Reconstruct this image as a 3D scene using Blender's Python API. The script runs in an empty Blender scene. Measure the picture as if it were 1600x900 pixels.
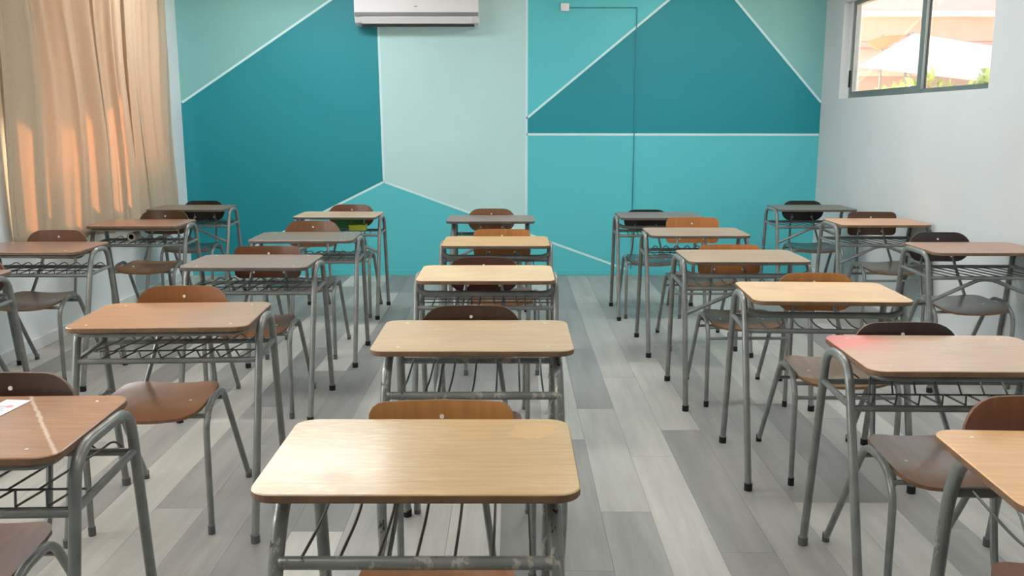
import bpy, bmesh, math, random
from math import pi, sin, cos, sqrt, radians, atan, hypot
from mathutils import Vector
R_ = random.Random(7)
C = bpy.context.scene.collection
sc = bpy.context.scene

# ---------------------------------------------------------------- camera
cam_d = bpy.data.cameras.new('camera'); cam = bpy.data.objects.new('camera', cam_d); C.objects.link(cam)
cam_d.sensor_width = 36; cam_d.lens = 31.5; cam_d.clip_start = .05; cam_d.clip_end = 200
cam.location = (0, 0, 1.42); cam.rotation_euler = (pi/2 - atan(258/1400), 0, 0)
sc.camera = cam
# ---------------------------------------------------------------- exposure
sc.view_settings.view_transform = 'Standard'; sc.view_settings.look = 'None'
sc.view_settings.exposure = -0.06; sc.view_settings.gamma = 1.0; sc.view_settings.use_curve_mapping = False
# ---------------------------------------------------------------- world
W = bpy.data.worlds.new('sky'); sc.world = W; W.use_nodes = True
bg = W.node_tree.nodes['Background']; bg.inputs[0].default_value = (.80, .90, 1.0, 1); bg.inputs[1].default_value = 3.4
# ---------------------------------------------------------------- sun and lamps
def lamp(name, kind, loc, direction, energy, color=(1,1,1), **kw):
    d = bpy.data.lights.new(name, kind); d.energy = energy; d.color = color
    for k, v in kw.items(): setattr(d, k, v)
    o = bpy.data.objects.new(name, d); C.objects.link(o); o.location = loc
    o.rotation_euler = Vector(direction).to_track_quat('-Z', 'Y').to_euler()
    return o
lamp('sun', 'SUN', (-8, 4, 8), (.24, -.84, -.44), 150.0, (1, .80, .62), angle=radians(.6))
lamp('window_daylight', 'AREA', (-3.55, 2.6, 1.75), (1, .16, -.10), 105, (.90, .96, 1), shape='RECTANGLE', size=3.3, size_y=1.5)
FIX = [(-1.55, 1.0), (1.35, 1.0), (-1.55, 4.1), (1.35, 4.1), (-1.80, 7.05), (1.35, 6.3)]
for fx, fy in FIX:
    lamp('tube_light', 'AREA', (fx, fy, 2.86), (0, 0, -1), {1.0: 11, 4.1: 21, 7.05: 35, 6.3: 36}[fy], (.975, .99, 1), shape='RECTANGLE', size=1.5, size_y=.42)

# ---------------------------------------------------------------- colour + materials
def lin(c):
    return tuple(((v/255)/12.92 if v/255 <= .04045 else ((v/255+.055)/1.055)**2.4) for v in c)
def L4(c): return (*lin(c), 1)
def nt(name):
    m = bpy.data.materials.new(name); m.use_nodes = True
    t = m.node_tree; b = t.nodes['Principled BSDF']
    return m, t, b
def N(t, typ, **kw):
    n = t.nodes.new(typ)
    for k, v in kw.items(): setattr(n, k, v)
    return n
def ramp(t, fac, stops):
    r = N(t, 'ShaderNodeValToRGB'); e = r.color_ramp.elements
    e[0].position, e[0].color = stops[0]; e[1].position, e[1].color = stops[1]
    for p, c in stops[2:]:
        x = e.new(p); x.color = c
    t.links.new(fac, r.inputs[0]); return r.outputs[0]
def noise(t, scale, detail=3, vec=None, rough=.55):
    n = N(t, 'ShaderNodeTexNoise'); n.inputs['Scale'].default_value = scale; n.inputs['Detail'].default_value = detail
    n.inputs['Roughness'].default_value = rough
    if vec is not None: t.links.new(vec, n.inputs['Vector'])
    return n.outputs['Fac']
def mapping(t, scale, loc=(0,0,0), src='Object'):
    tc = N(t, 'ShaderNodeTexCoord'); mp = N(t, 'ShaderNodeMapping')
    mp.inputs['Scale'].default_value = scale; mp.inputs['Location'].default_value = loc
    t.links.new(tc.outputs[src], mp.inputs[0]); return mp.outputs[0]
def mix(t, fac, a, b, mode='MIX'):
    m = N(t, 'ShaderNodeMix', data_type='RGBA', blend_type=mode)
    if isinstance(fac, (int, float)): m.inputs[0].default_value = fac
    else: t.links.new(fac, m.inputs[0])
    for s, v in ((6, a), (7, b)):
        if isinstance(v, tuple): m.inputs[s].default_value = v
        else: t.links.new(v, m.inputs[s])
    return m.outputs[2]
def mth(t, op, a, b=0., clamp=False):
    m = N(t, 'ShaderNodeMath', operation=op); m.use_clamp = clamp
    for s, v in ((0, a), (1, b)):
        if isinstance(v, (int, float)): m.inputs[s].default_value = v
        else: t.links.new(v, m.inputs[s])
    return m.outputs[0]
def bump(t, b, h, strength=.2, dist=.002):
    n = N(t, 'ShaderNodeBump'); n.inputs['Strength'].default_value = strength; n.inputs['Distance'].default_value = dist
    t.links.new(h, n.inputs['Height']); t.links.new(n.outputs[0], b.inputs['Normal'])
def plain(name, c, rough=.6, metal=0., var=.06, scale=6, bmp=0, coat=0, spec=.5):
    m, t, b = nt(name)
    n = noise(t, scale, 4, mapping(t, (1,1,1)))
    a = L4(c); d = tuple(v*(1-var) for v in a[:3]) + (1,); u = tuple(min(1, v*(1+var)) for v in a[:3]) + (1,)
    t.links.new(ramp(t, n, [(.3, d), (.7, u)]), b.inputs['Base Color'])
    b.inputs['Roughness'].default_value = rough; b.inputs['Metallic'].default_value = metal
    b.inputs['Coat Weight'].default_value = coat; b.inputs['Specular IOR Level'].default_value = spec
    if bmp: bump(t, b, noise(t, 180, 3, mapping(t, (1,1,1))), bmp, .0015)
    return m
def wall_mat(name, c, rough=.62):
    m, t, b = nt(name)
    v = mapping(t, (1,1,1))
    a = L4(c)
    t.links.new(ramp(t, noise(t, 1.3, 4, v), [(.3, tuple(x*.965 for x in a[:3])+(1,)), (.7, tuple(min(1,x*1.03) for x in a[:3])+(1,))]), b.inputs['Base Color'])
    b.inputs['Roughness'].default_value = rough
    bump(t, b, noise(t, 90, 5, v), .12, .002)
    return m
def obj_color(t): return N(t, 'ShaderNodeObjectInfo').outputs['Color']

# laminate desk top: tint comes from the object's own colour, grain runs along the width
def laminate(name, rough=.30, worn=0, matte=False, stain=None, streak=False):
    m, t, b = nt(name)
    rnd = N(t, 'ShaderNodeObjectInfo')
    tc = N(t, 'ShaderNodeTexCoord'); add = N(t, 'ShaderNodeVectorMath', operation='ADD')
    t.links.new(tc.outputs['Object'], add.inputs[0]); t.links.new(rnd.outputs['Random'], add.inputs[1])
    mp = N(t, 'ShaderNodeMapping'); mp.inputs['Scale'].default_value = (5, 55, 1); t.links.new(add.outputs[0], mp.inputs[0])
    g = noise(t, 1.2, 6, mp.outputs[0], .6)
    dark = mix(t, 1.0, rnd.outputs['Color'], (.88, .86, .84, 1), 'MULTIPLY')
    lite = mix(t, 1.0, rnd.outputs['Color'], (1.06, 1.05, 1.04, 1), 'MULTIPLY')
    col = mix(t, ramp(t, g, [(.32, (0,0,0,1)), (.68, (1,1,1,1))]), dark, lite)
    blot = ramp(t, noise(t, 5, 3, add.outputs[0]), [(.35, (.94,.92,.92,1)), (.65, (1.03,1.02,1.0,1))])
    col = mix(t, 1.0, col, blot, 'MULTIPLY')
    if worn:
        # varnish rubbed thin: pale flecks stretched along the grain, stronger on the left half and along the front edge
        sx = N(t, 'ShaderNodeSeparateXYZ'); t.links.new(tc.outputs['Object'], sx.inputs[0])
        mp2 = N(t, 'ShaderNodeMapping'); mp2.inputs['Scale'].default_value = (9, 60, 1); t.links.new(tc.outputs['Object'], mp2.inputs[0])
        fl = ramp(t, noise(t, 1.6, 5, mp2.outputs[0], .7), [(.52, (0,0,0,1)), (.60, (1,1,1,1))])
        left = ramp(t, sx.outputs['X'], [(.0, (.85,.85,.85,1)), (.12, (.12,.12,.12,1))])
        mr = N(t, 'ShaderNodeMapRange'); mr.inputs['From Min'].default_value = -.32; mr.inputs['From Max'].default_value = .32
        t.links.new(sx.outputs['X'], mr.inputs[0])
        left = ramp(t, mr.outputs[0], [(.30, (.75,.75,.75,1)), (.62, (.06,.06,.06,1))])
        painted_sheen = ramp(t, mr.outputs[0], [(.20, (.34,.34,.34,1)), (.58, (0,0,0,1))])  # painted reflection of the ceiling light, whitening the left part
        col = mix(t, painted_sheen, col, L4((232, 222, 198)))
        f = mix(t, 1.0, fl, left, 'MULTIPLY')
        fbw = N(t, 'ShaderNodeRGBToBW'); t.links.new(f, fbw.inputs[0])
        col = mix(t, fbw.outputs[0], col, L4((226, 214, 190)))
        # bare patch at the far right corner
        vd = N(t, 'ShaderNodeVectorMath', operation='DISTANCE'); t.links.new(tc.outputs['Object'], vd.inputs[0]); vd.inputs[1].default_value = (.225, .135, 0)
        mp3 = noise(t, 22, 3, tc.outputs['Object'])
        dd = mth(t, 'ADD', vd.outputs['Value'], mth(t, 'MULTIPLY', mth(t, 'SUBTRACT', mp3, .5), .10))
        col = mix(t, ramp(t, dd, [(.045, (1,1,1,1)), (.055, (0,0,0,1))]), col, L4((216, 176, 122)))
        vd2 = N(t, 'ShaderNodeVectorMath', operation='DISTANCE'); t.links.new(tc.outputs['Object'], vd2.inputs[0]); vd2.inputs[1].default_value = (-.155, -.135, 0)
        col = mix(t, ramp(t, vd2.outputs['Value'], [(.015, (.45,.45,.45,1)), (.045, (0,0,0,1))]), col, L4((222, 140, 96)))
    if stain:
        vd = N(t, 'ShaderNodeVectorMath', operation='DISTANCE'); t.links.new(tc.outputs['Object'], vd.inputs[0]); vd.inputs[1].default_value = stain[0]
        nn = noise(t, 9, 3, tc.outputs['Object'])
        dd = mth(t, 'ADD', vd.outputs['Value'], mth(t, 'MULTIPLY', mth(t, 'SUBTRACT', nn, .5), .12))
        col = mix(t, ramp(t, dd, [(stain[2]*.35, (.85,.85,.85,1)), (stain[2], (0,0,0,1))]), col, L4(stain[1]))
    if streak:
        # pale wobbling line running front to back
        sx = N(t, 'ShaderNodeSeparateXYZ'); t.links.new(tc.outputs['Object'], sx.inputs[0])
        wob = mth(t, 'MULTIPLY', mth(t, 'SUBTRACT', noise(t, 30, 2, tc.outputs['Object']), .5), .014)
        xx = mth(t, 'ADD', mth(t, 'SUBTRACT', sx.outputs['X'], mth(t, 'ADD', mth(t, 'MULTIPLY', sx.outputs['Y'], -.60), .181)), wob)
        ax = mth(t, 'ABSOLUTE', xx)
        col = mix(t, ramp(t, ax, [(.0015, (.6,.6,.6,1)), (.0075, (0,0,0,1))]), col, L4((240, 224, 208)))
    t.links.new(col, b.inputs['Base Color'])
    b.inputs['Roughness'].default_value = rough; b.inputs['Specular IOR Level'].default_value = .35 if matte else .5
    b.inputs['Coat Weight'].default_value = .06 if matte else (.42 if worn else .35); b.inputs['Coat Roughness'].default_value = .16
    if worn:
        mpb = N(t, 'ShaderNodeMapping'); mpb.inputs['Scale'].default_value = (7, 24, 1); t.links.new(tc.outputs['Object'], mpb.inputs[0])
        bump(t, b, noise(t, 2.2, 4, mpb.outputs[0]), .5, .0016)
    return m
def plywood(name, rough=.33):
    m, t, b = nt(name)
    rnd = N(t, 'ShaderNodeObjectInfo'); tc = N(t, 'ShaderNodeTexCoord')
    add = N(t, 'ShaderNodeVectorMath', operation='ADD')
    t.links.new(tc.outputs['Object'], add.inputs[0]); t.links.new(rnd.outputs['Random'], add.inputs[1])
    mp = N(t, 'ShaderNodeMapping'); mp.inputs['Scale'].default_value = (48, 6, 7); t.links.new(add.outputs[0], mp.inputs[0])
    g = noise(t, 1.1, 5, mp.outputs[0])
    col = mix(t, ramp(t, g, [(.3, (0,0,0,1)), (.7, (1,1,1,1))]), mix(t, 1., rnd.outputs['Color'], (.84,.80,.77,1), 'MULTIPLY'), mix(t, 1., rnd.outputs['Color'], (1.08,1.07,1.06,1), 'MULTIPLY'))
    t.links.new(col, b.inputs['Base Color']); b.inputs['Roughness'].default_value = rough
    b.inputs['Coat Weight'].default_value = .3; b.inputs['Coat Roughness'].default_value = .15
    return m
def steel(name, worn=False):
    m, t, b = nt(name)
    v = mapping(t, (1,1,1))
    base = ramp(t, noise(t, 14, 4, v), [(.3, L4((116, 118, 115))), (.7, L4((140, 142, 138)))])
    if worn:
        n = noise(t, 26, 6, mapping(t, (1,1,.55)), .7)
        base = mix(t, ramp(t, n, [(.56, (0,0,0,1)), (.585, (1,1,1,1))]), base, L4((176, 172, 160)))
        n2 = noise(t, 40, 5, mapping(t, (1,1,.5), (3,1,2)), .7)
        base = mix(t, ramp(t, n2, [(.62, (0,0,0,1)), (.65, (1,1,1,1))]), base, L4((52, 42, 34)))
    t.links.new(base, b.inputs['Base Color']); b.inputs['Metallic'].default_value = .22; b.inputs['Roughness'].default_value = .30
    return m

M = {}
M['lam'] = laminate('desk_laminate')
M['lam_matte'] = laminate('desk_laminate_matte', .42, matte=True)
M['lam_worn_sheen'] = laminate('desk_laminate_worn_sheen', .34, worn=1)
M['lam_pink'] = laminate('desk_laminate_pink_stain', .30, stain=((-.27, .15, 0), (246, 132, 126), .19))
M['lam_streak'] = laminate('desk_laminate_streaked', .26, streak=True)
M['edge'] = plain('desk_edge_band', (120, 92, 68), .5, var=.2, scale=30)
M['edge_grey'] = plain('desk_edge_band_grey', (92, 84, 76), .5, var=.15, scale=30)
M['ply'] = plywood('plywood_veneer')
M['plyrim'] = plain('plywood_rim', (118, 88, 62), .55, var=.2, scale=60)
M['steel'] = steel('grey_painted_steel'); M['steel_worn'] = steel('chipped_grey_steel', True)
M['wire'] = plain('dark_rack_wire', (104, 104, 102), .4, .4)
M['rubber'] = plain('black_rubber', (18, 18, 18), .7)
M['greycap'] = plain('grey_plastic_cap', (92, 94, 92), .6)
M['screw'] = plain('bright_screw_head', (246, 244, 236), .3, .0)
M['white_wall'] = wall_mat('white_wall_paint', (206, 210, 211))
M['left_wall'] = wall_mat('left_wall_paint', (228, 234, 235))
M['white'] = plain('white_trim_paint', (222, 225, 224), .45)
M['ceiling'] = wall_mat('ceiling_paint', (228, 229, 226))
M['p_dark'] = wall_mat('teal_paint', (14, 140, 152), .5)
M['p_mid'] = wall_mat('turquoise_paint', (86, 194, 202), .5)
M['p_pale'] = wall_mat('pale_aqua_paint', (184, 220, 220), .55)
M['p_aqua'] = wall_mat('grey_aqua_paint', (128, 188, 186), .55)
M['tape'] = plain('mural_white_line', (205, 236, 236), .5, var=.02)
M['cable'] = plain('painted_cable_duct', (46, 140, 148), .5)
M['acbody'] = plain('white_plastic', (226, 224, 226), .35, var=.02)
M['acgrey'] = plain('grey_plastic_strip', (120, 124, 124), .4)
M['acslot'] = plain('air_slot_dark', (50, 52, 54), .7)
M['alu'] = plain('aluminium_frame', (140, 145, 140), .38, .55)
M['alu_dark'] = plain('window_seal', (70, 76, 72), .6)
M['paper'] = plain('white_card', (232, 226, 232), .5, var=.02)
M['pink'] = plain('pink_print', (226, 150, 160), .5)
M['ink'] = plain('grey_print', (150, 150, 158), .6)
M['green'] = plain('green_cover', (36, 130, 50), .5, var=.15)
M['yellow'] = plain('yellow_cover', (190, 190, 50), .5, var=.1)
M['cream'] = plain('cream_cardboard', (214, 204, 184), .6)
M['peach'] = plain('peach_render', (238, 206, 190), .8)
M['beige_eave'] = plain('eave_board', (222, 188, 184), .8)
M['shade_white'] = plain('white_shade_cloth', (250, 244, 238), .8, var=.02)
M['peach_beam'] = plain('peach_painted_beam', (238, 186, 166), .8)
M['mudwall'] = plain('brown_render', (176, 146, 134), .9)
M['shade_peach'] = plain('peach_shade_cloth', (240, 150, 110), .8)
M['leaf'] = plain('shrub_leaf', (176, 186, 110), .6, var=.35, scale=9)
M['bark'] = plain('bark', (120, 95, 75), .8)
M['yard'] = plain('yard_ground', (200, 186, 170), .9, var=.1)
M['sun_blocker'] = plain('sun_blocker_grey', (130, 132, 130), .6)

def floor_mat():
    m, t, b = nt('vinyl_plank')
    oi = N(t, 'ShaderNodeObjectInfo'); tc = N(t, 'ShaderNodeTexCoord')
    sc3 = N(t, 'ShaderNodeVectorMath', operation='SCALE'); sc3.inputs['Scale'].default_value = 37.
    cmb = N(t, 'ShaderNodeCombineXYZ'); t.links.new(oi.outputs['Random'], cmb.inputs[0]); t.links.new(oi.outputs['Random'], cmb.inputs[1])
    t.links.new(cmb.outputs[0], sc3.inputs[0])
    add = N(t, 'ShaderNodeVectorMath', operation='ADD'); t.links.new(tc.outputs['Object'], add.inputs[0]); t.links.new(sc3.outputs[0], add.inputs[1])
    mp = N(t, 'ShaderNodeMapping'); mp.inputs['Scale'].default_value = (11, 1.3, 1); t.links.new(add.outputs[0], mp.inputs[0])
    g = noise(t, 1.0, 5, mp.outputs[0], .55)
    mp2 = N(t, 'ShaderNodeMapping'); mp2.inputs['Scale'].default_value = (75, 3.2, 1); t.links.new(add.outputs[0], mp2.inputs[0])
    g2 = noise(t, 1.0, 4, mp2.outputs[0], .6)
    c1 = mix(t, 1., oi.outputs['Color'], (.80, .80, .81, 1), 'MULTIPLY'); c2 = mix(t, 1., oi.outputs['Color'], (1.12, 1.12, 1.10, 1), 'MULTIPLY')
    col = mix(t, ramp(t, g, [(.30, (0,0,0,1)), (.72, (1,1,1,1))]), c1, c2)
    col = mix(t, 1., col, ramp(t, g2, [(.3, (.95,.95,.945,1)), (.65, (1.02,1.02,1.02,1))]), 'MULTIPLY')
    t.links.new(col, b.inputs['Base Color']); b.inputs['Roughness'].default_value = .42; b.inputs['Specular IOR Level'].default_value = .4
    bump(t, b, g2, .08, .001)
    return m
M['plank'] = floor_mat()
M['slab'] = plain('floor_slab', (122, 122, 120), .7)
def curtain_mat():
    m, t, b = nt('beige_curtain_cloth')
    out = t.nodes['Material Output']
    n = noise(t, 260, 2, mapping(t, (1,1,.5)))
    col = ramp(t, n, [(.3, L4((196, 182, 158))), (.7, L4((210, 197, 174)))])
    t.links.new(col, b.inputs['Base Color']); b.inputs['Roughness'].default_value = .85; b.inputs['Specular IOR Level'].default_value = .15
    tr = N(t, 'ShaderNodeBsdfTranslucent'); tr.inputs[0].default_value = L4((226, 184, 140))
    ms = N(t, 'ShaderNodeMixShader'); ms.inputs[0].default_value = .25
    t.links.new(b.outputs[0], ms.inputs[1]); t.links.new(tr.outputs[0], ms.inputs[2]); t.links.new(ms.outputs[0], out.inputs[0])
    return m
M['curtain'] = curtain_mat()
def glass_mat():
    m, t, b = nt('window_glass'); out = t.nodes['Material Output']
    tr = N(t, 'ShaderNodeBsdfTransparent'); tr.inputs[0].default_value = (.97, .98, .98, 1)
    gl = N(t, 'ShaderNodeBsdfGlossy'); gl.inputs['Roughness'].default_value = .03
    fr = N(t, 'ShaderNodeFresnel'); fr.inputs[0].default_value = 1.45
    ms = N(t, 'ShaderNodeMixShader'); t.links.new(mth(t, 'MULTIPLY', fr.outputs[0], .6), ms.inputs[0])
    t.links.new(tr.outputs[0], ms.inputs[1]); t.links.new(gl.outputs[0], ms.inputs[2]); t.links.new(ms.outputs[0], out.inputs[0])
    return m
M['glass'] = glass_mat()
m, t, b = nt('lit_diffuser'); b.inputs['Emission Color'].default_value = (1, .98, .94, 1); b.inputs['Emission Strength'].default_value = 3.0; M['diffuser'] = m

# ---------------------------------------------------------------- mesh helpers
def mesh(name, bm, mats, smooth=False):
    me = bpy.data.meshes.new(name); bm.normal_update(); bm.to_mesh(me); bm.free()
    for k in (mats if isinstance(mats, (list, tuple)) else [mats]): me.materials.append(M[k] if isinstance(k, str) else k)
    if smooth:
        for p in me.polygons: p.use_smooth = True
        try: me.set_sharp_from_angle(angle=radians(40))
        except Exception: pass
    return me
def link(name, me, parent=None, loc=(0,0,0), color=None, kind=None, rot=None):
    o = bpy.data.objects.new(name, me); C.objects.link(o); o.location = loc
    if rot: o.rotation_euler = rot
    if parent: o.parent = parent
    if color: o.color = L4(color)
    if kind: o['kind'] = kind
    return o
def thing(name, label, cat, loc, rotz=0, group=None):
    o = bpy.data.objects.new(name, None); C.objects.link(o); o.location = loc; o.rotation_euler = (0, 0, rotz)
    o.empty_display_size = .1; o['label'] = label; o['category'] = cat
    if group: o['group'] = group
    return o
def box(bm, x0, x1, y0, y1, z0, z1, mi=0, bev=0):
    vs = [bm.verts.new((x, y, z)) for x in (x0, x1) for y in (y0, y1) for z in (z0, z1)]
    fs = [(0,1,3,2), (4,6,7,5), (0,4,5,1), (2,3,7,6), (0,2,6,4), (1,5,7,3)]
    F = []
    for f in fs:
        q = bm.faces.new([vs[i] for i in f]); q.material_index = mi; F.append(q)
    if bev:
        es = list({e for q in F for e in q.edges})
        bmesh.ops.bevel(bm, geom=es, offset=bev, segments=2, affect='EDGES', profile=.7)
def boxmesh(name, dims, mats, bev=0):
    bm = bmesh.new(); box(bm, *dims, 0, bev); return mesh(name, bm, mats)
def fillet(pts, r, n=5):
    pts = [Vector(p) for p in pts]; out = [pts[0]]
    for i in range(1, len(pts)-1):
        a, b, c = pts[i-1], pts[i], pts[i+1]
        u = (a-b); v = (c-b); rr = min(r, u.length*.48, v.length*.48)
        p0 = b + u.normalized()*rr; p1 = b + v.normalized()*rr
        for k in range(n+1):
            s = k/n; out.append(p0*(1-s)**2 + b*2*s*(1-s) + p1*s*s)
    out.append(pts[-1]); return out
def tube(bm, pts, r, seg=10, closed=False, mi=0, cap=True):
    pts = [Vector(p) for p in pts]; n = len(pts); rings = []
    def tan(i):
        if closed: return (pts[(i+1) % n]-pts[i-1]).normalized()
        if i == 0: return (pts[1]-pts[0]).normalized()
        if i == n-1: return (pts[-1]-pts[-2]).normalized()
        return ((pts[i+1]-pts[i]).normalized()+(pts[i]-pts[i-1]).normalized()).normalized()
    t0 = tan(0); up = Vector((0,0,1)) if abs(t0.z) < .9 else Vector((1,0,0))
    nrm = (up - t0*up.dot(t0)).normalized(); prev = t0
    for i in range(n):
        t = tan(i); q = prev.rotation_difference(t); nrm = (q @ nrm); nrm = (nrm - t*nrm.dot(t)).normalized(); prev = t
        bn = t.cross(nrm)
        rings.append([bm.verts.new(pts[i] + nrm*cos(2*pi*k/seg)*r + bn*sin(2*pi*k/seg)*r) for k in range(seg)])
    for i in range(n if closed else n-1):
        A, B = rings[i], rings[(i+1) % n]
        for k in range(seg):
            f = bm.faces.new((A[k], A[(k+1) % seg], B[(k+1) % seg], B[k])); f.material_index = mi
    if cap and not closed:
        bm.faces.new(rings[0][::-1]).material_index = mi; bm.faces.new(rings[-1]).material_index = mi
def tubemesh(name, pts, r, mat, seg=10, closed=False, r_f=None):
    bm = bmesh.new(); tube(bm, fillet(pts, r_f) if r_f else pts, r, seg, closed); return mesh(name, bm, mat, True)
def rrect(w, d, r, n=6):
    out = []
    for cx, cy, a0 in ((w/2-r, d/2-r, 0), (-w/2+r, d/2-r, 90), (-w/2+r, -d/2+r, 180), (w/2-r, -d/2+r, 270)):
        for k in range(n+1):
            a = radians(a0 + 90*k/n); out.append((cx+r*cos(a), cy+r*sin(a)))
    return out
def slab(bm, outline, z0, z1, bev=.003, mtop=0, mside=1):
    n = len(outline); cx = sum(p[0] for p in outline)/n; cy = sum(p[1] for p in outline)/n
    def ring(z, s):
        return [bm.verts.new((x - (x-cx)/max(1e-6, hypot(x-cx, y-cy))*s, y - (y-cy)/max(1e-6, hypot(x-cx, y-cy))*s, z)) for x, y in outline]
    rs = [ring(z0, bev), ring(z0+bev, 0), ring(z1-bev, 0), ring(z1, bev)]
    for i in range(3):
        for k in range(n):
            f = bm.faces.new((rs[i][k], rs[i][(k+1) % n], rs[i+1][(k+1) % n], rs[i+1][k])); f.material_index = mtop if i == 2 else mside
    bm.faces.new(rs[3]).material_index = mtop; bm.faces.new(rs[0][::-1]).material_index = mside

# ================================================================ THE SETTING
YB, XL, ZC = 8.375, -3.03, 2.95
def XR(y): return 2.83 + (YB-y)*.014
# floor slab and planks
fl = link('floor', boxmesh('floor', (XL-.2, 3.2, -2.2, YB+.15, -.10, -.005), 'slab'), kind='structure')
PW, PL, GAP = .185, 1.22, .0009
plank_tones = [(184,183,177), (178,177,171), (170,169,164), (162,161,157), (154,153,149), (147,146,143), (139,138,136)]
pcache = {}
def plank(x0, x1, y0, y1, tone):
    key = (round(x1-x0, 3), round(y1-y0, 3))
    if key not in pcache:
        w, l = x1-x0-GAP, y1-y0-GAP
        bm = bmesh.new(); box(bm, -w/2, w/2, -l/2, l/2, -.005, 0)
        bm.faces.ensure_lookup_table()
        pcache[key] = mesh('plank', bm, 'plank')
    j = R_.uniform(-5, 5)
    link('plank', pcache[key], fl, ((x0+x1)/2, (y0+y1)/2, 0), tuple(c+j for c in tone))
nx = 0; xe = .70
while xe - PW > XL: xe -= PW
cols = []; x = xe - PW
while x < XR(0) + .03:
    cols.append((max(x, XL), min(x+PW, 2.93))); x += PW
forced = {  # column index from the x = .70 joint : first joint y
    0: 4.02, -1: 4.90, -2: 3.12}
for (x0, x1) in cols:
    if x1 - x0 < .02: continue
    idx = int(round((x0 - .70)/PW)) if x0 > XL else -99
    y = forced[idx] if idx in forced else 2.0 + R_.choice([0, .31, .61, .92]) + R_.uniform(-.08, .08)
    while y > .4: y -= PL
    last = None
    while y < YB:
        a, b_ = max(y, .2), min(y+PL, YB)
        tone = R_.choice(plank_tones)
        if idx == 0: tone = plank_tones[5] if y < 3.9 else plank_tones[1] if y < 5.1 else plank_tones[3]
        if idx == 1: tone = plank_tones[4]
        if idx == -1: tone = plank_tones[0] if y < 4.8 else plank_tones[2]
        if idx == -2: tone = plank_tones[4] if y < 3 else plank_tones[1] if y < 4.2 else plank_tones[5]
        if b_-a > .03: plank(x0, x1, a, b_, tone)
        y += PL
# ceiling
link('ceiling', boxmesh('ceiling', (XL-.2, 3.2, -2.2, YB+.15, ZC, ZC+.12), 'ceiling'), kind='structure')
# back wall with the painted mural
bm = bmesh.new()
polys = [
 ('p_aqua', [(-3.02,1.604), (-1.213,2.771), (-1.215,2.95), (-3.03,2.95), (-3.03,1.60)]),
 ('p_dark', [(-3.03,0), (-2.985,0), (-1.191,.881), (-1.213,2.771), (-3.02,1.604), (-3.03,1.60)]),
 ('p_pale', [(-1.191,.881), (.133,.40), (.133,2.95), (-1.215,2.95), (-1.213,2.771)]),
 ('p_mid',  [(-2.985,0), (1.233,0), (.133,.40), (-1.191,.881)]),
 ('p_mid',  [(1.233,0), (2.98,0), (2.98,1.313), (.133,1.316), (.133,.40)]),
 ('p_dark', [(.133,1.316), (2.98,1.313), (2.98,1.44), (2.83,1.604), (1.752,2.787), (.133,1.46)]),
 ('p_mid',  [(.133,1.46), (1.752,2.787), (1.752,2.95), (.133,2.95)]),
 ('p_aqua', [(1.752,2.787), (2.83,1.604), (2.98,1.44), (2.98,2.95), (1.752,2.95)])]
mats = ['white', 'p_dark', 'p_mid', 'p_pale', 'p_aqua']
for k, ps in polys:
    f = bm.faces.new([bm.verts.new((x, YB, z)) for x, z in ps]); f.material_index = mats.index(k)
    if f.normal.y > 0 or True:
        f.normal_update()
        if f.normal.y > 0: f.normal_flip()
box(bm, XL-.15, 3.05, YB+.002, YB+.14, 0, ZC)
wb = link('wall_back', mesh('wall_back', bm, mats), kind='structure')
def stripe(a, b, w=.022):
    a = Vector((a[0], a[1])); b = Vector((b[0], b[1])); d = (b-a).normalized(); n = Vector((-d.y, d.x))*w/2
    bm = bmesh.new(); q = [a+n, b+n, b-n, a-n]
    v0 = [bm.verts.new((p.x, YB-.002, p.y)) for p in q]; v1 = [bm.verts.new((p.x, YB, p.y)) for p in q]
    bm.faces.new(v0); bm.faces.new(v1[::-1])
    for i in range(4): bm.faces.new((v0[i], v1[i], v1[(i+1) % 4], v0[(i+1) % 4]))
    bmesh.ops.recalc_face_normals(bm, faces=bm.faces)
    link('stripe', mesh('stripe', bm, 'tape'), wb)
for a, b_ in [((-3.02,1.604), (-1.24,2.755)), ((-1.213,2.93), (-1.191,.881)), ((-1.191,.881), (-2.95,.017)), ((-1.191,.881), (1.20,.012)),
              ((.133,.40), (.133,2.93)), ((.133,1.46), (1.752,2.787)), ((.133,1.316), (2.825,1.313)), ((2.828,1.606), (1.752,2.787))]:
    stripe(a, b_, .020)
link('baseboard_back', boxmesh('baseboard_back', (XL, XR(YB), YB-.014, YB, .0, .055), 'p_mid', .004), kind='structure')
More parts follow.
